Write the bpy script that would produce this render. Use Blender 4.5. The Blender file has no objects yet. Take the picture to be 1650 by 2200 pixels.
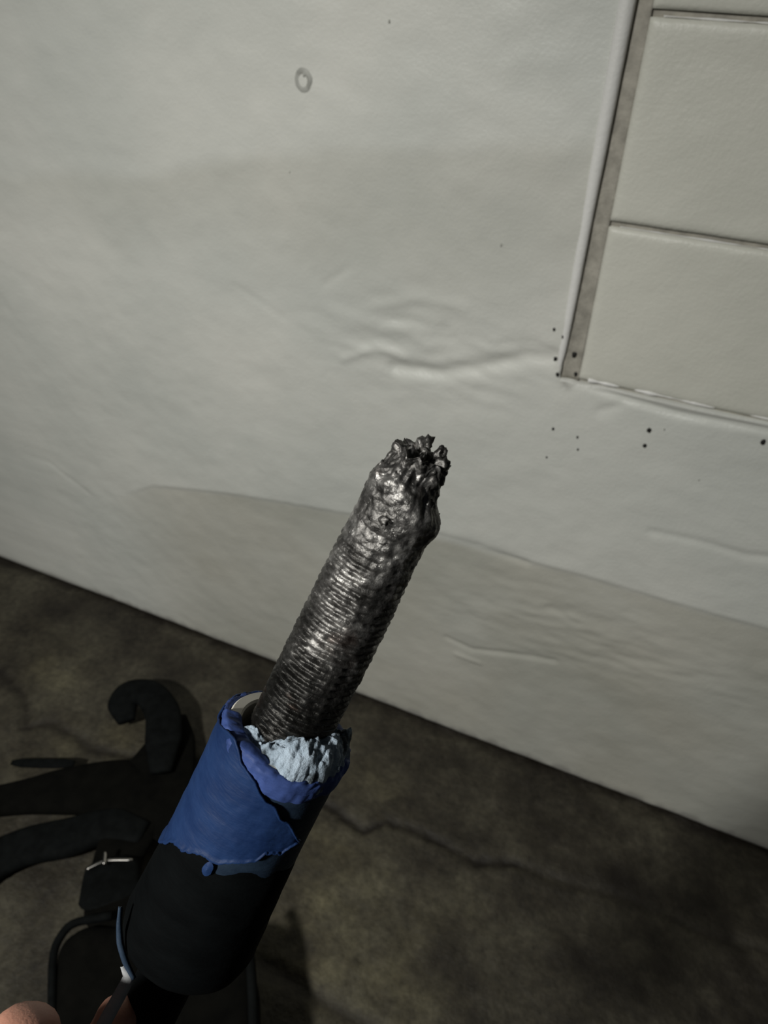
import bpy, bmesh, math, random
from mathutils import Vector, Matrix, noise
random.seed(7)
PI = math.pi
SC = bpy.context.scene
COL = SC.collection

# ------------------------------------------------------------------ camera
H = 1.28                      # height of the lens above the floor
WY = 0.9064                   # distance of the wall plane
FPX, CX, CY = 1652.0, 825.0, 1100.0
_D = Vector((-50, 2076, 1652)).normalized()          # down, in lens axes (right, down, forward)
_L = Vector((-4825, -1430, 1652)); _L = (_L - _D * _L.dot(_D)).normalized()
_X, _Z = -_L, -_D
_Y = _Z.cross(_X)
M = Matrix((_X, _Y, _Z))                              # lens axes -> world
cam = bpy.data.objects.new('camera', bpy.data.cameras.new('camera'))
COL.objects.link(cam)
cx_, cy_, cz_ = M.col[0], -M.col[1], -M.col[2]
mw = Matrix((cx_, cy_, cz_)).transposed().to_4x4(); mw.translation = (0, 0, H)
cam.matrix_world = mw
cam.data.sensor_fit = 'VERTICAL'; cam.data.sensor_height = 36.0
cam.data.lens = FPX / 2200 * 36.0
cam.data.clip_start = 0.01
cam.data.dof.use_dof = True; cam.data.dof.focus_distance = 0.245
cam.data.dof.aperture_fstop = cam.data.lens / 1.1
SC.camera = cam

# ------------------------------------------------------------------ world, lamps, exposure
w = bpy.data.worlds.new('dim_room'); SC.world = w; w.use_nodes = True
w.node_tree.nodes['Background'].inputs[0].default_value = (0.86, 0.95, 1.0, 1)
w.node_tree.nodes['Background'].inputs[1].default_value = 0.018
def spot(name, loc, target, power, size, angle, blend, col):
    l = bpy.data.lights.new(name, 'SPOT'); l.energy = power; l.shadow_soft_size = size
    l.spot_size = math.radians(angle); l.spot_blend = blend; l.color = col
    o = bpy.data.objects.new(name, l); COL.objects.link(o); o.location = loc
    o.rotation_euler = (Vector(target) - Vector(loc)).to_track_quat('-Z', 'Y').to_euler()
    return o
spot('work_lamp', (-0.77, -1.13, 2.10), (-0.44, WY, 0.10), 158, 0.10, 76, 1.0, (1.0, 0.998, 0.955))
SC.view_settings.view_transform = 'Standard'; SC.view_settings.look = 'None'
SC.view_settings.gamma = 1.0; SC.view_settings.use_curve_mapping = False
SC.view_settings.exposure = 0.0

# ------------------------------------------------------------------ helpers
def ray(px, py): return M @ Vector((px - CX, py - CY, FPX))
def at_z(px, py, z=0.0):
    r = ray(px, py); k = (z - H) / r.z
    return Vector((r.x * k, r.y * k, z))
def at_wall(px, py, off=0.0):
    r = ray(px, py); k = (WY - off) / r.y
    return Vector((r.x * k, WY - off, H + r.z * k))
def at_depth(px, py, d): return M @ (Vector(((px - CX) / FPX, (py - CY) / FPX, 1)) * d) + Vector((0, 0, H))
def nz(x, y, z=0.0, o=4): return noise.fractal(Vector((x, y, z)), 1.0, 2.0, o)
def sm(a, b, x):
    t = max(0, min(1, (x - a) / (b - a))); return t * t * (3 - 2 * t)
def interp(pts, x):
    if x <= pts[0][0]: return pts[0][1]
    for (a, u), (b, v) in zip(pts, pts[1:]):
        if x <= b: return u + (v - u) * sm(a, b, x)
    return pts[-1][1]

def link(name, me, mat=None, parent=None, smooth=True):
    o = bpy.data.objects.new(name, me); COL.objects.link(o)
    if mat: me.materials.append(mat)
    if smooth:
        for p in me.polygons: p.use_smooth = True
    if parent: o.parent = parent
    return o
def mesh(vs, fs, name='m'):
    me = bpy.data.meshes.new(name); me.from_pydata([tuple(v) for v in vs], [], fs); me.validate(); me.update(); return me
def bmobj(name, bm, mat, parent=None, smooth=True):
    me = bpy.data.meshes.new(name); bm.to_mesh(me); bm.free(); return link(name, me, mat, parent, smooth)
def thing(name, label, cat, mw=None, group=None):
    o = bpy.data.objects.new(name, None); COL.objects.link(o); o.empty_display_size = 0.02
    if mw is not None: o.matrix_world = mw
    o['label'] = label; o['category'] = cat
    if group: o['group'] = group
    return o
def lathe_grid(nu, nv, fn, closed=True, cap0=False, cap1=False):
    """fn(i/nu, j/nv) -> point; i runs round"""
    vs = [fn(i / nu, j / nv) for j in range(nv + 1) for i in range(nu + (0 if closed else 1))]
    n = nu if closed else nu + 1
    fs = []
    for j in range(nv):
        for i in range(nu):
            k = (i + 1) % n
            fs.append((j * n + i, j * n + k, (j + 1) * n + k, (j + 1) * n + i))
    if cap0: fs.append(tuple(reversed(range(n))))
    if cap1: fs.append(tuple(nv * n + i for i in range(n)))
    return mesh(vs, fs)

# ------------------------------------------------------------------ materials
class NT:
    def __init__(s, name, rough=0.6, metal=0.0, spec=0.5):
        s.m = bpy.data.materials.new(name); s.m.use_nodes = True; s.t = s.m.node_tree
        s.b = s.t.nodes['Principled BSDF']; s.b.inputs['Roughness'].default_value = rough
        s.b.inputs['Metallic'].default_value = metal; s.b.inputs['Specular IOR Level'].default_value = spec
        s.co = s.t.nodes.new('ShaderNodeTexCoord').outputs['Object']
    def n(s, typ, **k):
        x = s.t.nodes.new(typ)
        for a, b in k.items(): setattr(x, a, b)
        return x
    def l(s, a, b): s.t.links.new(a, b)
    def noise(s, scale, detail=4, rough=0.55, stretch=None, dist=0.0):
        x = s.n('ShaderNodeTexNoise'); x.inputs['Scale'].default_value = scale
        x.inputs['Detail'].default_value = detail; x.inputs['Roughness'].default_value = rough
        x.inputs['Distortion'].default_value = dist
        src = s.co
        if stretch:
            mp = s.n('ShaderNodeMapping'); mp.inputs['Scale'].default_value = stretch; s.l(src, mp.inputs[0]); src = mp.outputs[0]
        s.l(src, x.inputs['Vector']); return x.outputs['Fac']
    def ramp(s, fac, stops):
        x = s.n('ShaderNodeValToRGB'); e = x.color_ramp.elements
        while len(e) > 1: e.remove(e[-1])
        e[0].position = stops[0][0]; e[0].color = (*stops[0][1], 1)
        for p, c in stops[1:]:
            q = e.new(p); q.color = (*c, 1)
        s.l(fac, x.inputs[0]); return x.outputs[0]
    def mix(s, fac, a, b, mode='MIX'):
        x = s.n('ShaderNodeMix', data_type='RGBA', blend_type=mode)
        for sock, v in ((0, fac), (6, a), (7, b)):
            if isinstance(v, (int, float)): x.inputs[sock].default_value = v
            elif isinstance(v, tuple): x.inputs[sock].default_value = (*v, 1)
            else: s.l(v, x.inputs[sock])
        return x.outputs[2]
    def attr(s, name): return s.n('ShaderNodeAttribute', attribute_name=name).outputs['Fac']
    def bump(s, fac, strength, dist):
        x = s.n('ShaderNodeBump'); x.inputs['Strength'].default_value = strength; x.inputs['Distance'].default_value = dist
        s.l(fac, x.inputs['Height'])
        if s.b.inputs['Normal'].is_linked: s.l(s.b.inputs['Normal'].links[0].from_socket, x.inputs['Normal'])
        s.l(x.outputs[0], s.b.inputs['Normal'])
    def color(s, c):
        if isinstance(c, tuple): s.b.inputs['Base Color'].default_value = (*c, 1)
        else: s.l(c, s.b.inputs['Base Color'])
        return s
def paint(name, c1, c2, patch=False):
    t = NT(name, 0.42, spec=0.4)
    c = t.ramp(t.noise(3.2, 5), [(0.35, c1), (0.68, c2)])
    if patch:
        c = t.mix(t.attr('coat_and_shade'), c, t.mix(1.0, c, (0.70, 0.68, 0.635), 'MULTIPLY'))
        c = t.mix(t.attr('grime'), c, (0.30, 0.29, 0.265))
    t.color(c)
    t.bump(t.noise(230, 4, 0.6), 0.35, 0.0016)
    t.bump(t.noise(34, 4), 0.25, 0.003)
    return t.m
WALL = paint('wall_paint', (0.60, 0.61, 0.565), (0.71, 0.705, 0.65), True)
BLOCKM = paint('block_paint', (0.60, 0.595, 0.525), (0.67, 0.66, 0.585))
BEAD = paint('bead_paint', (0.72, 0.71, 0.68), (0.80, 0.79, 0.76))
t = NT('mortar', 0.8, spec=0.2)
t.color(t.ramp(t.noise(60, 5), [(0.3, (0.26, 0.245, 0.21)), (0.7, (0.42, 0.395, 0.34))])); t.bump(t.noise(180, 4), 0.6, 0.002)
MORTAR = t.m
t = NT('plug_grey', 0.7); t.color(t.ramp(t.noise(90, 3), [(0.35, (0.30, 0.30, 0.27)), (0.65, (0.46, 0.46, 0.42))])); PLUG = t.m
SPECK = NT('speck_black', 0.6).color((0.012, 0.011, 0.010)).m

t = NT('concrete', 0.62, spec=0.35)
base = t.ramp(t.noise(6.5, 7, 0.65), [(0.34, (0.022, 0.0180, 0.0125)), (0.5, (0.050, 0.0435, 0.030)), (0.66, (0.088, 0.079, 0.055))])
fine = t.ramp(t.noise(75, 6, 0.7), [(0.3, (0.55, 0.55, 0.55)), (0.7, (1.3, 1.3, 1.3))])
c = t.mix(1.0, base, fine, 'MULTIPLY')
c = t.mix(t.attr('pale'), c, t.mix(1.0, c, (2.1, 2.1, 1.8), 'MULTIPLY'))
c = t.mix(t.attr('dirt'), c, (0.010, 0.007, 0.0045))
t.color(c); t.bump(t.noise(120, 5, 0.65), 0.7, 0.003); t.bump(t.noise(22, 5), 0.5, 0.006)
CONC = t.m

t = NT('worn_steel', 0.30, metal=0.82)
n1 = t.noise(420, 5, 0.7); n2 = t.noise(110, 5, 0.65)
c = t.ramp(n2, [(0.32, (0.035, 0.033, 0.030)), (0.50, (0.19, 0.182, 0.172)), (0.66, (0.60, 0.58, 0.55))])
c = t.mix(t.attr('shade_and_pits'), c, (0.022, 0.021, 0.019))
r = t.ramp(t.noise(60, 3), [(0.56, (0, 0, 0)), (0.70, (0.6, 0.6, 0.6))])
c = t.mix(r, c, (0.085, 0.045, 0.030))
t.color(c)
rr = t.ramp(n1, [(0.3, (0.24, 0.24, 0.24)), (0.7, (0.62, 0.62, 0.62))]); t.l(rr, t.b.inputs['Roughness'])
t.bump(n1, 0.7, 0.0006); t.bump(n2, 0.35, 0.0012)
STEEL = t.m
def tape(name, c1, c2, rough=0.58, spec=0.22):
    t = NT(name, rough, spec=spec)
    t.color(t.ramp(t.noise(55, 5, 0.6, stretch=(1, 1, 2.5)), [(0.3, c1), (0.7, c2)]))
    t.bump(t.noise(90, 4, stretch=(1, 1, 4)), 0.5, 0.001); t.bump(t.noise(900, 2), 0.2, 0.0003)
    return t.m
BLUE = tape('blue_tape', (0.006, 0.020, 0.075), (0.016, 0.042, 0.125))
BLUE_LIP = tape('blue_tape_lip', (0.022, 0.042, 0.13), (0.065, 0.11, 0.33))
NAVY = tape('dark_tape', (0.008, 0.016, 0.032), (0.020, 0.036, 0.060))
BLACKG = tape('black_grip', (0.0016, 0.0020, 0.0022), (0.0032, 0.0040, 0.0043), 0.8, 0.05)
t = NT('cream_plastic', 0.4); t.color(t.ramp(t.noise(120, 3), [(0.3, (0.74, 0.70, 0.60)), (0.6, (0.86, 0.82, 0.72))])); CREAM = t.m
t = NT('filler', 0.75, spec=0.25)
c = t.ramp(t.noise(120, 5, 0.6), [(0.38, (0.07, 0.085, 0.095)), (0.47, (0.36, 0.44, 0.52)), (0.6, (0.52, 0.62, 0.72))])
t.color(c); t.bump(t.noise(500, 5, 0.7), 0.9, 0.0015)
t.b.inputs['Subsurface Weight'].default_value = 0.0
FILLER = t.m
t = NT('black_fabric', 0.9, spec=0.06); t.color(t.ramp(t.noise(40, 4), [(0.3, (0.0028, 0.0028, 0.0023)), (0.7, (0.0055, 0.0053, 0.0043))])); t.bump(t.noise(700, 2), 0.5, 0.001); FAB = t.m
t = NT('black_webbing', 0.8, spec=0.08); t.color(t.ramp(t.noise(60, 3), [(0.3, (0.0025, 0.003, 0.003)), (0.7, (0.006, 0.007, 0.007))])); WEB = t.m
BUCK = NT('buckle_metal', 0.25, metal=1.0).color((0.45, 0.43, 0.40)).m
t = NT('skin', 0.5, spec=0.4); t.color(t.ramp(t.noise(45, 5), [(0.3, (0.50, 0.225, 0.155)), (0.7, (0.62, 0.31, 0.22))]))
t.b.inputs['Subsurface Weight'].default_value = 0.15; t.b.inputs['Subsurface Radius'].default_value = (0.004, 0.0015, 0.001)
t.bump(t.noise(900, 3), 0.3, 0.0005); SKIN = t.m
NAIL = NT('nail', 0.3).color((0.60, 0.36, 0.30)).m
TAILM = tape('tape_backing', (0.36, 0.37, 0.38), (0.46, 0.46, 0.46), 0.6)
EDGEM = tape('tape_edge', (0.020, 0.035, 0.060), (0.035, 0.055, 0.085), 0.5)

# ------------------------------------------------------------------ setting: wall
JX0, JX1, JZ = -0.1500, -0.1262, 0.800       # vertical recess beside the bead, top of lower coat
wm = bmesh.new()
bmesh.ops.create_cube(wm, size=1, matrix=Matrix.Translation((0.0, WY + 0.066, 1.25)) @ Matrix.Diagonal((4.4, 0.12, 2.5, 1)))
wall = bmobj('wall_back', wm, MORTAR, smooth=False); wall['kind'] = 'structure'

def seg_d(x, z, a, b):
    ax, az = a; bx, bz = b; dx, dz = bx - ax, bz - az
    t = max(0, min(1, ((x - ax) * dx + (z - az) * dz) / (dx * dx + dz * dz)))
    return math.hypot(x - ax - t * dx, z - az - t * dz), t
def wp(px, py): v = at_wall(px, py); return (v.x, v.z)
EDGE = [wp(230, 1075), wp(330, 1042), wp(430, 1052), wp(520, 1062), wp(750, 1102), wp(950, 1155), wp(1100, 1195), wp(1230, 1228), wp(1420, 1285), wp(1650, 1350)]
EDGE += [(2.2, EDGE[-1][1])]
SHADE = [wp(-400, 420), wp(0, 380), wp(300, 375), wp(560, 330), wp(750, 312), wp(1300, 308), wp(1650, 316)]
def edge_z(x, E): 
    if x <= E[0][0]: return E[0][1]
    for (a, u), (b, v) in zip(E, E[1:]):
        if x <= b: return u + (v - u) * (x - a) / (b - a)
    return E[-1][1]
RIDGES = [([wp(1190, 768), wp(1130, 765), wp(1050, 785), wp(950, 800), wp(850, 790)], -0.0058, 0.011),
          ([wp(1195, 757), wp(1150, 735), wp(1080, 735)], -0.0015, 0.004),
          ([wp(960, 705), wp(880, 685), wp(820, 690)], -0.0016, 0.006),
          ([wp(740, 770), wp(810, 745), wp(870, 765)], 0.0022, 0.006),
          ([wp(700, 610), wp(750, 575)], -0.0015, 0.005),
          ([wp(510, 615), wp(610, 680)], -0.0012, 0.006),
          ([wp(800, 660), wp(900, 640), wp(1000, 660)], 0.0015, 0.008),
          ([wp(1400, 1140), wp(1500, 1160), wp(1600, 1190), wp(1760, 1205)], -0.0022, 0.006),
          ([wp(960, 1370), wp(1010, 1395), wp(1100, 1405), wp(1190, 1420)], -0.0030, 0.005),
          ([wp(980, 1405), wp(1030, 1425)], 0.0025, 0.004),
          ([wp(1180, 1305), wp(1240, 1340)], -0.0015, 0.006),
          ([wp(930, 1145), wp(1030, 1172), wp(1130, 1208)], -0.0028, 0.007),
          ([wp(1240, 818), wp(1330, 850), wp(1450, 885), wp(1660, 922)], -0.0045, 0.0045),
          ([wp(1330, 870), wp(1290, 880)], -0.002, 0.006),
          ([wp(100, 990), wp(190, 1060)], -0.0012, 0.006)]
def wall_h(x, z):
    h = 0.0016 * nz(x * 7, z * 9, 0.3, 3) + 0.0008 * nz(x * 22, z * 30, 2.2, 3)
    k = math.exp(-(((x + 0.33) / 0.16) ** 2 + ((z - 0.80) / 0.07) ** 2))
    h += k * 0.0032 * nz(x * 14 + z * 9, z * 42, 5.1, 3)
    k2 = math.exp(-(((x + 0.06) / 0.25) ** 2 + ((z - 0.36) / 0.09) ** 2))
    h += k2 * 0.0028 * nz(x * 12 - z * 9, z * 38, 9.1, 3)
    for pts, amp, wd in RIDGES:
        best = 9
        for a, b in zip(pts, pts[1:]):
            if abs(x - a[0]) > 0.3 and abs(x - b[0]) > 0.3: continue
            d, _ = seg_d(x, z, a, b)
            if d < best: best = d
        if best < wd * 3: h += amp * math.exp(-(best / wd) ** 2)
    ez = edge_z(x, EDGE); g = sm(EDGE[0][0], EDGE[1][0] + 0.05, x)
    h += 0.0028 * g * sm(ez - 0.006, ez + 0.004, z)
    return h
def skirted(name, xs, zs, hf, keep, y0, mat, parent, attrs=None, depth=0.010):
    n = len(xs); vs = []
    for z in zs:
        for x in xs: vs.append((x, y0 - hf(x, z), z))
    fs = []
    for j in range(len(zs) - 1):
        for i in range(n - 1):
            if keep((xs[i] + xs[i + 1]) / 2, (zs[j] + zs[j + 1]) / 2):
                a = j * n + i; fs.append((a, a + 1, a + n + 1, a + n))
    bm = bmesh.new(); me = mesh(vs, fs); bm.from_mesh(me); bpy.data.meshes.remove(me)
    bmesh.ops.delete(bm, geom=[v for v in bm.verts if not v.link_faces], context='VERTS')
    be = [e for e in bm.edges if len(e.link_faces) == 1]
    r = bmesh.ops.extrude_edge_only(bm, edges=be)
    for v in r['geom']:
        if isinstance(v, bmesh.types.BMVert): v.co.y = y0 + depth
    o = bmobj(name, bm, mat, parent)
    if attrs:
        for an, f in attrs.items():
            at = o.data.attributes.new(an, 'FLOAT', 'POINT')
            at.data.foreach_set('value', [f(v.co.x, v.co.z) for v in o.data.vertices])
    return o
def rng(a, b, st):
    n = max(1, round((b - a) / st)); return [a + (b - a) * i / n for i in range(n + 1)]
def coat_and_shade(x, z):
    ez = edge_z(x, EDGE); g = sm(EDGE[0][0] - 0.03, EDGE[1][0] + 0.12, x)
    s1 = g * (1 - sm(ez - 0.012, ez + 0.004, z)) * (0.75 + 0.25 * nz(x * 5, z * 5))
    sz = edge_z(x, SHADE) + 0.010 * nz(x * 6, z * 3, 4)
    s2 = 0.38 * (1 - sm(sz - 0.016, sz + 0.014, z)) * sm(0.80, 0.98, z + 0.05 * nz(x * 4, z * 4, 8))  # soft shadow edge across the upper wall, painted into the coat colour
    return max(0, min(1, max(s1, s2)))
def grime(x, z):
    d, _ = seg_d(x, z, (JX0 - 0.002, JZ + 0.03), (JX0 + 0.01, JZ - 0.006))
    g = 0.85 * math.exp(-(d / 0.008) ** 2) * (0.5 + 0.9 * nz(x * 160, z * 160))
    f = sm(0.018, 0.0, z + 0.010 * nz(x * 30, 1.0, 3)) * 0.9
    d2, _ = seg_d(x, z, wp(1240, 820), wp(1700, 930))
    g2 = 0.45 * math.exp(-(d2 / 0.004) ** 2)
    return max(0, min(1, max(g, f, g2)))
xs = rng(-2.2, -1.15, 0.05)[:-1] + rng(-1.15, JX0, 0.004) + rng(JX0, 0.32, 0.004)[1:] + rng(0.32, 2.2, 0.05)[1:]
zs = rng(0.0, JZ, 0.004) + rng(JZ, 1.30, 0.005)[1:] + rng(1.30, 2.5, 0.06)[1:]
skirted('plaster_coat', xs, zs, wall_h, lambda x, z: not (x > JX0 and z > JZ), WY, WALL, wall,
        {'coat_and_shade': coat_and_shade, 'grime': grime})
# painted blocks right of the vertical joint
BJ = 0.0035
for row in range(6):
    z0 = JZ + row * 0.2 + (0.004 if row == 0 else BJ); z1 = JZ + (row + 1) * 0.2 - BJ
    for k, (x0, x1) in enumerate(((JX1, 0.27), (0.277, 0.67), (0.677, 1.07), (1.077, 1.47), (1.477, 1.87))):
        fine = k == 0 and row < 3
        st = 0.005 if fine else 0.05
        sd = row * 7.3 + k * 3.1
        xs_, zs_ = rng(x0, x1, st), rng(z0, z1, st)
        def bh(x, z, sd=sd, x0=x0, x1=x1, z0=z0, z1=z1):
            e = min(x - x0, x1 - x, z - z0, z1 - z)
            return 0.001 * nz(x * 14, z * 16, sd, 3) - 0.0022 * (1 - sm(0, 0.007, e)) + 0.0012 * (1 - sm(0, 0.003, z1 - z)) * nz(x * 40, 2, sd, 2)
        skirted('block', xs_, zs_, bh, lambda x, z: True, WY - 0.0005, BLOCKM, wall, depth=0.010)
# mortar ridge lines squeezed out of the joints
for zj, amp in ((JZ + 0.003, 0.9), (JZ + 0.2, 0.3), (JZ + 0.4, 0.35)):
    def mf(u, v, zj=zj, amp=amp):
        x = JX1 + 0.012 + v * 0.40; a = u * 2 * PI
        r = amp * 0.0034 * max(0.25, 0.75 + 1.0 * nz(x * 26, zj * 9, 1.0, 3))
        return Vector((x, WY + 0.0030 - 0.0 - r * math.cos(a) * 1.2, zj + 0.0022 * (1 if amp > 0.5 else -1) + r * math.sin(a)))
    link('mortar_ridge', lathe_grid(8, 160, mf, cap0=True, cap1=True), BEAD, wall)
# rounded vertical bead at the edge of the plaster
def bead(u, v):
    z = JZ + 0.012 + v * (2.49 - JZ - 0.012); a = u * 2 * PI
    r = 0.0046 + 0.0042 * min(1, (z - JZ) / 0.42) + 0.0005 * nz(z * 9, 3.3)
    r *= sm(-0.02, 0.05, z - JZ)
    return Vector((JX0 - 0.0030 + 0.0025 * min(1, (z - JZ) / 0.42) + 0.0006 * nz(z * 7, 1) + r * math.cos(a), WY + 0.0006 - r * 0.9 * math.sin(a), z))
b = link('corner_bead', lathe_grid(20, 260, bead, cap0=True, cap1=True), BEAD, wall)
# rough filling in the vertical joint
def jf(x, z): return 0.0008 * nz(x * 60, z * 30, 5) + 0.003 * (1 - sm(0, 0.009, min(x - JX0, JX1 - x)))
skirted('joint_filling', rng(JX0, JX1, 0.003), rng(JZ, 2.45, 0.006), jf, lambda x, z: True, WY + 0.0052, MORTAR, wall, depth=0.002)
# screw plug ring
pc = at_wall(653, 172, 0.0003)
link('screw_plug', lathe_grid(24, 8, lambda u, v: pc + Vector(((0.0088 + 0.0036 * math.cos(v * 2 * PI)) * math.cos(u * 2 * PI) * (1 + 0.12 * nz(math.cos(u * 6.28) * 2, math.sin(u * 6.28) * 2)),
     -0.0016 - 0.0012 * math.sin(v * 2 * PI), 1.15 * (0.0088 + 0.0036 * math.cos(v * 2 * PI)) * math.sin(u * 2 * PI)))), PLUG, wall)
for px, py, s in ((1396, 922, 5), (1386, 955, 4), (1640, 948, 5), (1190, 919, 3.2), (1242, 937, 2.6), (1243, 963, 2.4), (1176, 980, 2.2), (1193, 771, 4), (1192, 706, 3),
                  (1211, 722, 3), (1209, 740, 3), (1232, 764, 5), (1199, 803, 4), (1236, 806, 4), (655, 158, 3), (1428, 920, 2), (1502, 1030, 1.8), (1078, 525, 2.5), (625, 368, 1.8), (838, 46, 2.4), (655, 160, 3)):
    c0 = at_wall(px, py, 0.0); c0.y -= max(0.0, wall_h(c0.x, c0.z)) if c0.x < JX0 or c0.z < JZ else -0.003
    bm = bmesh.new(); bmesh.ops.create_icosphere(bm, subdivisions=2, radius=1)
    for v in bm.verts:
        k = 1 + 0.35 * nz(v.co.x * 1.5 + px, v.co.z * 1.5, 0)
        v.co = c0 + Vector((v.co.x * s * 0.00062 * k, v.co.y * 0.0009, v.co.z * s * 0.00085 * k))
    bmobj('dirt_speck', bm, SPECK if py > 600 and s > 2.1 else PLUG, wall)

# ------------------------------------------------------------------ setting: floor
def fp(px, py): v = at_z(px, py); return (v.x, v.y)
CR = [([(690, 1722), (740, 1752), (780, 1785), (830, 1762), (900, 1785), (960, 1815), (1020, 1850), (1110, 1856)], 0.007, 1.0),
      ([(-60, 1400), (10, 1450), (45, 1490), (58, 1530), (50, 1560), (110, 1552), (160, 1580), (210, 1610), (290, 1625), (420, 1640)], 0.010, 0.8),
      ([(560, 2060), (640, 2110), (720, 2170), (830, 2230), (950, 2300)], 0.012, 0.75),
      ([(1110, 1856), (1230, 1900), (1350, 1930), (1500, 2000), (1700, 2060)], 0.008, 0.6)]
CR = [([fp(*p) for p in pts], w_, a_) for pts, w_, a_ in CR]
BL = [(1180, 1800, 0.040, 0.95), (1200, 1850, 0.05, 0.9), (1350, 1900, 0.07, 0.75), (1400, 2080, 0.09, 0.75), (1240, 2060, 0.035, 0.8), (1600, 2150, 0.13, 0.8),
      (960, 2040, 0.028, 0.6), (1000, 2090, 0.025, 0.6), (1000, 1640, 0.05, 0.6), (1600, 1950, 0.12, 0.6), (830, 1530, 0.04, 0.55), (1100, 1700, 0.05, 0.4),(400, 1420, 0.07, 0.4), (560, 1480, 0.06, 0.45), (1330, 1760, 0.05, 0.6), (150, 1290, 0.08, 0.45)]
BL = [(*fp(a, b_), r_, k_) for a, b_, r_, k_ in BL]
PL = [(800, 1700, 0.055, 0.55), (650, 1830, 0.06, 0.55), (680, 2000, 0.10, 0.7), (850, 2120, 0.08, 0.6), (260, 1590, 0.05, 0.6), (110, 1620, 0.06, 0.5), (110, 1440, 0.07, 0.4), (760, 1900, 0.07, 0.45), (740, 1830, 0.04, 0.4), (60, 1360, 0.05, 0.3), (950, 1960, 0.06, 0.3)]
PL = [(*fp(a, b_), r_, k_) for a, b_, r_, k_ in PL]
def crackd(x, y):
    out = 0
    for pts, wd, am in CR:
        for a, b_ in zip(pts, pts[1:]):
            if abs(x - a[0]) > 0.25 and abs(x - b_[0]) > 0.25: continue
            d, _ = seg_d(x, y, a, b_)
            d += 0.006 * nz(x * 45, y * 45, 2, 3)
            out = max(out, am * math.exp(-max(0, d / wd) ** 2))
    return out
fx = rng(-2.2, -1.3, 0.05)[:-1] + rng(-1.3, 1.0, 0.006) + rng(1.0, 2.2, 0.05)[1:]
fy = rng(-1.6, -0.05, 0.05)[:-1] + rng(-0.05, WY + 0.01, 0.006)
vs, dirt, pale = [], [], []
for y in fy:
    for x in fx:
        c_ = crackd(x, y)
        h = 0.0025 * nz(x * 9, y * 9, 1, 4) + 0.0014 * nz(x * 34, y * 34, 6, 3) - 0.007 * c_ - 0.001
        e = sm(0.05, 0.0, WY - y); h += -0.003 * e + 0.003 * e * nz(x * 40, y * 40)
        vs.append((x, y, min(h, 0.003)))
        d_ = c_ * 0.95
        for bx, by, br, bk in BL:
            q = ((x - bx) ** 2 + (y - by) ** 2) / br ** 2
            if q < 6: d_ = max(d_, bk * math.exp(-q) * (0.85 + 0.9 * nz(x * 18, y * 18, 3, 4)))
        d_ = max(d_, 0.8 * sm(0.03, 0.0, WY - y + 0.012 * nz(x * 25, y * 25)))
        p_ = 0
        for bx, by, br, bk in PL:
            q = ((x - bx) ** 2 + (y - by) ** 2) / br ** 2
            if q < 6: p_ = max(p_, bk * math.exp(-q) * (0.9 + 1.1 * nz(x * 14, y * 14, 7, 4)))
        dirt.append(max(0, min(1, d_))); pale.append(max(0, min(1, p_)))
n = len(fx)
fs = [(j * n + i, j * n + i + 1, (j + 1) * n + i + 1, (j + 1) * n + i) for j in range(len(fy) - 1) for i in range(n - 1)]
floor = link('floor', mesh(vs, fs), CONC); floor['kind'] = 'structure'
for an, dat in (('dirt', dirt), ('pale', pale)):
    floor.data.attributes.new(an, 'FLOAT', 'POINT').data.foreach_set('value', dat)

# ------------------------------------------------------------------ black bag with straps on the floor
bag_o = at_z(330, 2300)
bag = thing('backpack', 'black fabric backpack with loose straps lying on the dark concrete floor', 'bag', Matrix.Translation(bag_o))
def closed_prism(poly, z0, z1, bev, name, mat, parent, seg=5, puff=0.0):
    bm = bmesh.new()
    vs_ = [bm.verts.new((p.x - bag_o.x, p.y - bag_o.y, z0)) for p in poly]
    f = bm.faces.new(vs_)
    if f.normal.z > 0: f.normal_flip()
    r = bmesh.ops.extrude_face_region(bm, geom=[f])
    for v in r['geom']:
        if isinstance(v, bmesh.types.BMVert): v.co.z = z1
    bmesh.ops.recalc_face_normals(bm, faces=bm.faces)
    bmesh.ops.bevel(bm, geom=list(bm.edges), offset=bev, segments=seg, affect='EDGES', profile=0.5)
    return bmobj(name, bm, mat, parent)
ZT = 0.12
closed_prism([at_z(118, 2020, ZT), at_z(180, 1975, ZT), at_z(520, 2000, ZT), at_z(545, 2060, ZT), at_z(560, 2520, ZT), at_z(80, 2520, ZT)], 0.002, ZT, 0.022, 'body', FAB, bag)
def cord(name, pts, r, mat, parent, origin):
    """round-section tube through points"""
    P = []
    for a, b_ in zip(pts, pts[1:]):
        for k in range(6): P.append(a.lerp(b_, k / 6))
    P.append(pts[-1])
    for _ in range(4): P = [P[0]] + [(P[i - 1] + P[i] * 2 + P[i + 1]) / 4 for i in range(1, len(P) - 1)] + [P[-1]]
    vs_ = []; m = 10
    for i, p in enumerate(P):
        tg = (P[min(i + 1, len(P) - 1)] - P[max(i - 1, 0)]).normalized()
        s = tg.cross(Vector((0, 0, 1))).normalized(); u = s.cross(tg)
        rr = r(i / (len(P) - 1)) if callable(r) else r
        for k in range(m):
            a = 2 * PI * k / m; vs_.append(p - origin + (s * math.cos(a) + u * math.sin(a)) * rr)
    fs_ = [(i * m + k, i * m + (k + 1) % m, (i + 1) * m + (k + 1) % m, (i + 1) * m + k) for i in range(len(P) - 1) for k in range(m)]
    fs_ += [tuple(reversed(range(m))), tuple((len(P) - 1) * m + k for k in range(m))]
    return link(name, mesh(vs_, fs_), mat, parent)
cord('piping', [at_z(118, 2540, ZT - .008), at_z(112, 2200, ZT - .008), at_z(112, 2040, ZT - .01), at_z(150, 1982, ZT - .01), at_z(240, 1968, ZT - .01)], 0.006, WEB, bag, bag_o)
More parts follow.
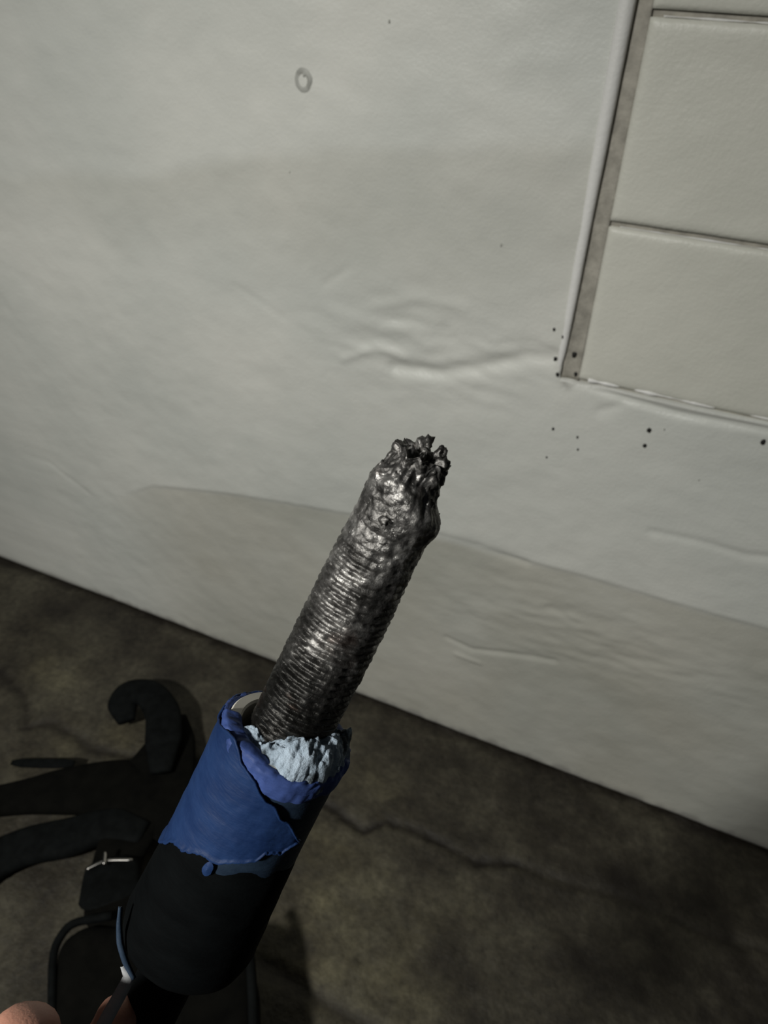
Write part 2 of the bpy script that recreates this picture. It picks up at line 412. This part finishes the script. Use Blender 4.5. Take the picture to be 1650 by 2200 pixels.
cord('piping', [at_z(520, 1985, ZT - .008), at_z(538, 2050, ZT - .005), at_z(545, 2200, ZT - .005), at_z(556, 2540, ZT - .005)], 0.007, WEB, bag, bag_o)
def strap(name, pts, mat, th=0.012, sub=8):
    """pts: (px, py, height, half width in m); flat padded band with rounded edges"""
    C = [(at_z(a, b_, h_), w_) for a, b_, h_, w_ in pts]
    P = []
    for (p, wa), (q, wb) in zip(C, C[1:]):
        for k in range(sub): P.append((p.lerp(q, k / sub), wa + (wb - wa) * k / sub))
    P.append(C[-1])
    for _ in range(10): P = [P[0]] + [((P[i - 1][0] + P[i][0] * 2 + P[i + 1][0]) / 4, (P[i - 1][1] + P[i][1] * 2 + P[i + 1][1]) / 4) for i in range(1, len(P) - 1)] + [P[-1]]
    sec = [(math.cos(a) * (abs(math.cos(a)) ** -0.5 if abs(math.cos(a)) > 1e-3 else 1), math.sin(a)) for a in [2 * PI * k / 16 for k in range(16)]]
    vs_ = []; m = 16
    for i, (p, w_) in enumerate(P):
        tg = (P[min(i + 1, len(P) - 1)][0] - P[max(i - 1, 0)][0]).normalized()
        s = Vector((tg.y, -tg.x, 0)).normalized(); u = Vector((0, 0, 1))
        e = min(1, 0.55 + 3 * min(i, len(P) - 1 - i) / len(P))
        for cx, cz in sec: vs_.append(p - bag_o + s * cx * w_ * e + u * cz * th / 2 * e)
    fs_ = [(i * m + k, i * m + (k + 1) % m, (i + 1) * m + (k + 1) % m, (i + 1) * m + k) for i in range(len(P) - 1) for k in range(m)]
    fs_ += [tuple(reversed(range(m))), tuple((len(P) - 1) * m + k for k in range(m))]
    return link(name, mesh(vs_, fs_), mat, bag)
strap('shoulder_strap', [(245, 2010, .10, .040), (240, 1940, .07, .042), (250, 1850, .035, .040), (290, 1760, .03, .050), (335, 1660, .03, .058), (350, 1590, .035, .052)], FAB, 0.02)
strap('shoulder_strap', [(345, 1660, .05, .034), (352, 1580, .06, .034), (352, 1530, .055, .033), (322, 1486, .05, .030), (278, 1484, .045, .028), (262, 1510, .04, .030), (272, 1550, .03, .030)], WEB, 0.02)
strap('side_flap', [(385, 1540, .025, .026), (392, 1640, .03, .026), (370, 1720, .03, .030), (320, 1800, .03, .034)], FAB, 0.02)
strap('waist_strap', [(330, 1700, .03, .062), (230, 1690, .03, .055), (120, 1700, .03, .044), (60, 1710, .03, .034), (-30, 1725, .025, .028), (-160, 1740, .02, .026)], FAB, 0.03)
strap('webbing', [(160, 1640, .03, .010), (90, 1640, .02, .010), (25, 1638, .01, .009)], WEB, 0.008)
strap('waist_strap', [(310, 1790, .04, .036), (230, 1770, .03, .030), (150, 1800, .03, .036), (60, 1815, .025, .034), (-20, 1850, .02, .036), (-60, 1910, .02, .036)], WEB, 0.03)
strap('strap_pad', [(235, 1952, .078, .048), (238, 1880, .055, .044), (242, 1845, .05, .04)], WEB, 0.022)
cord('buckle', [at_z(186, 1868, .068), at_z(210, 1856, .07), at_z(232, 1848, .07), at_z(285, 1848, .068)], 0.0026, BUCK, bag, bag_o)
cord('buckle', [at_z(226, 1832, .075), at_z(224, 1858, .075)], 0.003, BUCK, bag, bag_o)

# ------------------------------------------------------------------ the held tool
CZ = 0.22
C0 = M @ Vector(((620 - CX) / FPX * CZ, (1572 - CY) / FPX * CZ, CZ)) + Vector((0, 0, H))   # centre of the pipe mouth
TP = at_depth(908, 995, 0.194)
ax = (TP - C0).normalized()
ex = (M @ Vector((0.89, 0.45, 0))); ex = (ex - ax * ex.dot(ax)).normalized()
ey = ax.cross(ex)                                     # points away from the lens
ZR = 0.165                                            # mouth above the tool's lower end
org = C0 - ax * ZR
TM = Matrix((ex, ey, ax)).transposed().to_4x4(); TM.translation = org
TI = TM.inverted()
tool = thing('wrapped_pipe', 'black pipe wrapped with blue tape holding a worn threaded steel rod, held before the wall', 'tool', TM)
def on_tool(px, py, r):
    o = TI @ Vector((0, 0, H)); d = (TI.to_3x3() @ ray(px, py)).normalized()
    a = d.x ** 2 + d.y ** 2; b_ = o.x * d.x + o.y * d.y; c_ = o.x ** 2 + o.y ** 2 - r * r
    q = max(0, b_ * b_ - a * c_); p = o + d * ((-b_ - math.sqrt(q)) / a)
    return math.degrees(math.atan2(p.y, p.x)), p.z
def P(r, th, z): return Vector((r * math.cos(th), r * math.sin(th), z))
# black grip
ZB = 0.079
GR = [(ZB, 0.0120), (ZB + .001, 0.0185), (ZB + .004, 0.0210), (ZB + 0.008, 0.0216), (0.09, 0.0213), (0.12, 0.0197), (0.135, 0.0187), (0.16, 0.0178)]
def grip(u, v):
    z = ZB + v * (0.158 - ZB); th = u * 2 * PI
    r = interp(GR, z) + 0.0003 * nz(math.cos(th) * 2, math.sin(th) * 2, z * 60)
    return P(r, th, z)
link('grip', lathe_grid(72, 90, grip, cap0=True, cap1=False), BLACKG, tool)
def shaft(u, v):
    z = -0.06 + v * (ZB + 0.062); th = u * 2 * PI
    return P(0.0095 + 0.0002 * nz(math.cos(th), math.sin(th), z * 60), th, z)
link('shaft', lathe_grid(48, 40, shaft, cap0=True), BLACKG, tool)
# cream pipe
def pipe(u, v):
    th = u * 2 * PI
    prof = [(0.0176, 0.10), (0.0176, ZR - 0.0006), (0.0172, ZR), (0.0146, ZR), (0.0140, ZR - 0.0006), (0.0140, 0.10)]
    k = min(int(v * 5 + 1e-6), 5); return P(prof[k][0], th, prof[k][1])
link('pipe', lathe_grid(72, 5, pipe), CREAM, tool, smooth=False)
link('shade_sleeve', lathe_grid(60, 2, lambda u, v: P(0.01392, u * 2 * PI, ZR - (0.0030 + 0.0100 * sm(0.24, 0.30, u) * (1 - sm(0.50, 0.56, u))) - v * 0.05)), BLACKG, tool)  # black sleeve added for the shade inside the cream pipe
# dark under-layer of tape
def under(u, v):
    th = u * 2 * PI; z = 0.115 + v * (ZR - 0.0035 - 0.115)
    return P(0.0186 + 0.0006 * (1 - v) + 0.0002 * nz(math.cos(th) * 3, math.sin(th) * 3, z * 90), th, z)
link('dark_tape', lathe_grid(72, 30, under), NAVY, tool)
# main blue wrap with a slanting top edge and torn lower edge
def curve_from(pxs, r):
    q = sorted(on_tool(a, b_, r) for a, b_ in pxs); return q
UP = curve_from([(505, 1590), (530, 1655), (580, 1728), (612, 1768), (640, 1802)], 0.0196)
LO = curve_from([(345, 1800), (390, 1822), (440, 1845), (500, 1858), (548, 1852), (570, 1835), (600, 1836), (640, 1806)], 0.0202)
UPC = [(-185, ZR - 0.002), (-168, ZR - 0.003)] + [(a, b_) for a, b_ in UP if a > -160]
tend = LO[-1][0]
def wrapb(u, v):
    d0, d1 = -262, max(UP[-1][0], tend)
    deg = d0 + (d1 - d0) * u
    zu = interp(UPC, deg); zl = interp(LO, deg)
    zl += 0.0011 * nz(deg * 0.12, 3.3) + 0.0005 * nz(deg * 0.5, 8.3)
    zu += 0.0004 * nz(deg * 0.2, 1.3)
    zl = min(zl, zu - 0.0004)
    z = zl + (zu - zl) * v; th = math.radians(deg)
    r = 0.0197 + 0.05 * max(0, ZR - 0.03 - z) * 0.6 + 0.00025 * nz(math.cos(th) * 4, math.sin(th) * 4, z * 120)
    r += 0.0005 * sm(0.985, 1.0, v) + 0.0006 * sm(0.04, 0.0, v) + 0.0006 * sm(0.9, 1.0, u)
    return P(r, th, z)
o = link('blue_tape', lathe_grid(150, 50, wrapb, closed=False), BLUE, tool)
md = o.modifiers.new('thickness', 'SOLIDIFY'); md.thickness = 0.0006; md.offset = -1
# folded lip of tape round the mouth
def lip(u, v):
    th = u * 2 * PI; deg = (math.degrees(th) + 360) % 360
    gap = sm(92, 100, deg) * (1 - sm(182, 196, deg))              # cream rim shows here
    nn = nz(math.cos(th) * 3, math.sin(th) * 3, 0.7, 3)
    front = sm(200, 250, deg) * (1 - sm(345, 360, deg))
    hgt = 0.0040 + 0.0030 * front + 0.0012 * nn
    rin, rout = 0.0150, 0.0196 + 0.0006 * nn
    top = ZR + 0.0010
    if gap > 0: rin = rin + (0.0180 - rin) * gap; top -= 0.0026 * gap
    f2 = sm(250, 285, deg) * (1 - sm(335, 356, deg)); top -= 0.0016 * f2; rin += 0.0018 * f2 - 0.0010 * (1 - f2) * (1 - gap)
    a = v * 2 * PI
    rc, rw = (rin + rout) / 2, (rout - rin) / 2
    zc, zw = top - hgt / 2, hgt / 2
    ca, sa = math.cos(a), math.sin(a)
    sgn = lambda q, e: math.copysign(abs(q) ** e, q)
    r = rc + rw * sgn(ca, 0.6); z = zc + zw * sgn(sa, 0.6)
    k = 0.0005 * nz(math.cos(th) * 9 + ca, math.sin(th) * 9, sa * 2, 3)
    return P(r + k, th, z + k)
link('tape_lip', lathe_grid(180, 24, lip), BLUE_LIP, tool)
# loose scrap of tape on the grip
sd, sz = on_tool(445, 1868, 0.0205)
link('tape_scrap', lathe_grid(16, 5, lambda u, v: P(0.0203 + 0.0006 * (1 - v), math.radians(sd) + 0.07 * v * math.cos(u * 2 * PI) * (1 + .3 * nz(u * 4, 1)), sz + 0.0026 * v * math.sin(u * 2 * PI))), BLUE, tool)
# pale filler packed round the rod
def fil(u, v):
    d = -172 + 205 * u; th = math.radians(d)
    edge = sm(0, 0.16, u) * (1 - sm(0.90, 1.0, u))
    rmax = 0.0146 + 0.0042 * sm(0.22, 0.5, u) * (1 - sm(0.92, 1.0, u)) + 0.0012 * nz(math.cos(th) * 6, math.sin(th) * 6, 2, 3)
    r = 0.0095 + (rmax - 0.0095) * v
    dome = math.sqrt(max(0, 1 - max(0, (v - 0.45) / 0.55) ** 2))
    h = -0.0040 + 0.0115 * edge * (0.45 + 0.55 * sm(0.25, 0.5, u)) * dome + 0.0024 * nz(r * 210 * math.cos(th), r * 210 * math.sin(th), 1, 4) * (0.3 + edge)
    return P(r + 0.0004 * nz(u * 30, v * 9), th, ZR + h)
link('filler', lathe_grid(150, 26, fil, closed=False), FILLER, tool)
bm = bmesh.new()
for k in range(14):
    u = random.random(); d = math.radians(-120 + 150 * u); r = 0.0125 + 0.006 * random.random() * (1 if u > .4 else .3)
    c_ = P(r, d, ZR + 0.001 + 0.002 * random.random()); s = 0.0005 + 0.0006 * random.random()
    g = bmesh.ops.create_icosphere(bm, subdivisions=2, radius=s, matrix=Matrix.Translation(c_))
    for v in g['verts']: v.co += Vector([0.0006 * noise.noise(v.co * 900 + Vector((q * 9, 0, 0))) for q in range(3)])
link_o = bmobj('filler_crumbs', bm, FILLER, tool); link_o['kind'] = 'stuff'
# threaded rod
LR = 0.0895; PITCH = 0.0024
def rod_r(th, z):
    """z measured above the pipe mouth"""
    base = 0.0117 - 0.0003 * sm(0.02, 0.06, z)
    ca, sa = math.cos(th), math.sin(th)
    wear = sm(0.045, 0.068, z + 0.007 * nz(ca * 1.4, sa * 1.4, 3) + 0.006 * ca)
    ph = ((z / PITCH - th / (2 * PI)) % 1.0)
    thr = 1 - abs(2 * ph - 1)
    thr = sm(0.05, 0.8, thr)
    dm = 0.62 + 0.8 * nz(ca * 3, sa * 3, z * 130, 3)
    dm = max(0.12, min(1, dm))
    r = base - 0.00125 * (1 - thr) * (1 - 0.90 * wear) * dm
    r -= 0.0007 * wear
    r += (0.00022 + 0.00022 * wear) * nz(ca * 4, sa * 4, z * 330, 4)
    # shoulder and torn tip; the break slants to one side
    zz = z + 0.0035 * ca + 0.003 * sa
    r *= 1 - 0.07 * sm(0.060, 0.076, zz)
    r += 0.0024 * math.exp(-((z - 0.0765) / 0.0065) ** 2) * max(0, ca + 0.2)
    r *= 1 - 0.25 * sm(0.0765, 0.0845, zz + 0.0022 * nz(ca * 2.5, sa * 2.5, 1, 3))
    r += 0.0013 * sm(0.074, 0.086, z) * nz(ca * 2.6, sa * 2.6, z * 240, 3)
    r -= 0.0005 * sm(0.074, 0.080, zz) * (1 - sm(0.083, 0.087, zz))
    return max(0.001, r)
NV = 880
def rod(u, v):
    th = u * 2 * PI; z = -0.05 + v * (LR + 0.05)
    if z < 0: return P(0.0112, th, ZR + z)
    r = rod_r(th, z)
    end = sm(LR - 0.0001, LR - 0.008, z)
    off = Vector((-0.0012, -0.0004, 0)) * sm(0.066, 0.084, z)
    return P(r, th, ZR + z + 0.0022 * nz(math.cos(th) * 2.3, math.sin(th) * 2.3, 4, 3) * sm(0.080, LR, z)) + off
vs = [rod(i / 150, j / NV) for j in range(NV + 1) for i in range(150)]
fs = [(j * 150 + i, j * 150 + (i + 1) % 150, (j + 1) * 150 + (i + 1) % 150, (j + 1) * 150 + i) for j in range(NV) for i in range(150)]
# ragged crater closing the tip
last = NV * 150; rings = 14; prev = last
cen = sum((vs[last + i] for i in range(150)), Vector()) / 150
for k in range(1, rings):
    f = 1 - k / rings; st = len(vs)
    for i in range(150):
        p = cen + (vs[last + i] - cen) * f
        p.z += 0.0050 * nz(p.x * 330, p.y * 330, 2, 4) * math.sin(PI * min(1, f * 1.3)) - 0.0012 * (1 - f)
        vs.append(p)
    fs += [(prev + i, prev + (i + 1) % 150, st + (i + 1) % 150, st + i) for i in range(150)]
    prev = st
vs.append(cen + Vector((0, 0, -0.001))); fs += [(prev + i, prev + (i + 1) % 150, len(vs) - 1) for i in range(150)]
rodo = link('threaded_rod', mesh(vs, fs), STEEL, tool)
rodo['label'] = 'worn threaded steel rod with a broken ragged tip'
at = rodo.data.attributes.new('shade_and_pits', 'FLOAT', 'POINT')  # shade painted in towards the pipe mouth, plus mottled dark pits higher up
at.data.foreach_set('value', [max(0, min(0.97, 0.96 * sm(0.056, 0.016, v.co.z - ZR + 0.010 * nz(v.co.x * 120, v.co.y * 120, v.co.z * 60) + 0.35 * -v.co.x)
     + 0.75 * max(0, nz(v.co.x * 260, v.co.y * 260, v.co.z * 200, 4)) * 2.0 * sm(0.03, 0.09, v.co.z - ZR))) for v in rodo.data.vertices])
# chips and slivers of torn metal at the tip
for k, (th, z, r, s, st) in enumerate(((95, .0985, .0045, .0022, 1.4), (10, .0990, .0048, .0015, 1.5), (-20, .0975, .0066, .0017, 1.3), (-70, .095, .0058, .0016, 1.2), (170, .092, .0062, .0020, 1.2),
                                       (-120, .090, .0068, .0015, 1.3), (196, .0885, .0088, .0012, 2.4), (-35, .087, .0092, .0016, 1.3), (-60, .083, .0104, .0015, 1.1), (20, .083, .0118, .0014, 1.2),
                                       (-95, .0805, .0104, .0016, 1.0), (-10, .0765, .0104, .0013, 1.2), (-50, .0935, .0055, .0018, 1.0), (130, .096, .0060, .0019, 1.1), (60, .097, .003, .002, 1.0))):
    bm = bmesh.new(); bmesh.ops.create_icosphere(bm, subdivisions=3, radius=1)
    th = math.radians(th); c_ = P(r * 0.9, th, ZR + z - 0.0074) + Vector((-0.0012, -0.0004, 0))
    for v in bm.verts:
        q = v.co.copy(); m_ = 1 + 0.55 * noise.noise(q * 1.7 + Vector((k * 5, 0, 0))) + 0.25 * noise.noise(q * 4 + Vector((k * 3, 1, 0)))
        v.co = c_ + Vector((q.x * s * m_, q.y * s * m_, q.z * s * st * m_))
    bmobj('metal_chip', bm, STEEL, rodo)
# peeled tape edge running down the left side of the grip and off below
def ribbon(name, cps, mat, parent, th=0.0005):
    """cps: (px, py, depth, half width m); ribbon facing the lens side, given thickness"""
    Q = []
    for (a, b_, d, w_), (a2, b2, d2, w2) in zip(cps, cps[1:]):
        for k in range(8):
            f = k / 8; Q.append((at_depth(a + (a2 - a) * f, b_ + (b2 - b_) * f, d + (d2 - d) * f), w_ + (w2 - w_) * f))
    Q.append((at_depth(*cps[-1][:3]), cps[-1][3]))
    for _ in range(5): Q = [Q[0]] + [((Q[i - 1][0] + Q[i][0] * 2 + Q[i + 1][0]) / 4, Q[i][1]) for i in range(1, len(Q) - 1)] + [Q[-1]]
    vs_ = []
    fw = M @ Vector((0, 0, 1))
    for i, (p, w_) in enumerate(Q):
        tg = (Q[min(i + 1, len(Q) - 1)][0] - Q[max(i - 1, 0)][0]).normalized(); s = tg.cross(fw).normalized()
        for k in range(5):
            f = k / 2 - 1
            vs_.append(TI @ (p + s * w_ * f + fw * 0.0008 * f * f))
    fs_ = [(i * 5 + k, i * 5 + k + 1, (i + 1) * 5 + k + 1, (i + 1) * 5 + k) for i in range(len(Q) - 1) for k in range(4)]
    o = link(name, mesh(vs_, fs_), mat, parent); md = o.modifiers.new('thickness', 'SOLIDIFY'); md.thickness = th; md.offset = 0
    return o
ribbon('tape_edge', [(257, 1950, .228, .0004), (254, 1990, .228, .0007), (256, 2030, .228, .0009), (268, 2070, .228, .0009), (286, 2105, .228, .0006)], EDGEM, tool)
tl = ribbon('tape_tail', [(262, 2078, .2285, .0006), (268, 2090, .2285, .0010), (276, 2103, .2285, .0016), (256, 2140, .229, .0018), (228, 2190, .229, .0019), (192, 2260, .229, .0020), (165, 2330, .23, .0018)], TAILM, tool)
tl['label'] = 'grey backing of a peeled strip of tape'

# ------------------------------------------------------------------ the hand holding the grip
def skin_mesh(chains, parent_mw):
    """chains of (point, radius); first point of each later chain is welded to chain 0 by index"""
    vs_, es, rs = [], [], []
    for root, pts in chains:
        prev = root
        for p, r in pts:
            vs_.append(parent_mw.inverted() @ p); rs.append(r)
            if prev is not None: es.append((prev, len(vs_) - 1))
            prev = len(vs_) - 1
    me = bpy.data.meshes.new('hand'); me.from_pydata([tuple(v) for v in vs_], es, [])
    o = bpy.data.objects.new('hand', me); COL.objects.link(o); o.matrix_world = parent_mw
    o.modifiers.new('skin', 'SKIN'); o.modifiers['skin'].use_smooth_shade = True
    for i, sv in enumerate(me.skin_vertices[0].data): sv.radius = (rs[i], rs[i]); sv.use_root = (i == 0)
    s = o.modifiers.new('sub', 'SUBSURF'); s.levels = 2; s.render_levels = 2
    return o
def TW(x, y, z): return TM @ Vector((x, y, z))       # point in tool axes
# tool axes: +x right, -y towards the lens, z up the pipe. The palm lies left of the shaft and nearer the lens
HM = Matrix.Translation(TW(-0.075, -0.062, -0.045))
chains = [(None, [(TW(-0.066, -0.057, -0.022), 0.0215), (TW(-0.084, -0.074, -0.052), 0.0235), (TW(-0.110, -0.100, -0.100), 0.026), (TW(-0.142, -0.134, -0.160), 0.030)])]
for z, k, rr in ((0.006, 1.0, 0.0090), (-0.013, 1.02, 0.0087), (-0.031, 0.92, 0.0076)):      # middle, ring, little fingers close round the shaft
    g = 0.0100 + rr
    chains.append((0, [(TW(-0.048, -0.042, z * 0.85 - 0.006), 0.0135), (TW(-0.032, -0.030, z), 0.0118),
                       (TW(-0.004, -g * 1.05, z + .001), rr * 1.05), (TW(g * .86, -g * .45, z - .001), rr), (TW(g * .80, g * .55, z - .003), rr * .93), (TW(-g * .15, g * .98, z - .004), rr * .82)]))
chains.append((0, [(TW(-0.050, -0.046, -0.002), 0.0140), (TW(-0.040, -0.038, 0.010), 0.0122), (TW(-0.022, -0.024, 0.020), 0.0092), (at_depth(228, 2245, 0.247), 0.0080), (at_depth(268, 2148, 0.246), 0.0068)]))   # index lies along the shaft
chains.append((0, [(TW(-0.062, -0.060, 0.004), 0.0150), (TW(-0.056, -0.058, 0.026), 0.0135), (TW(-0.040, -0.051, 0.054), 0.0110), (at_depth(62, 2240, 0.204), 0.0106), (at_depth(72, 2168, 0.204), 0.0086)]))       # thumb
hand = skin_mesh(chains, HM); hand.data.materials.append(SKIN)
hand['label'] = 'bare hand at bottom left, thumb tip and one finger gripping the blue wrapped pipe'
hand['category'] = 'person'
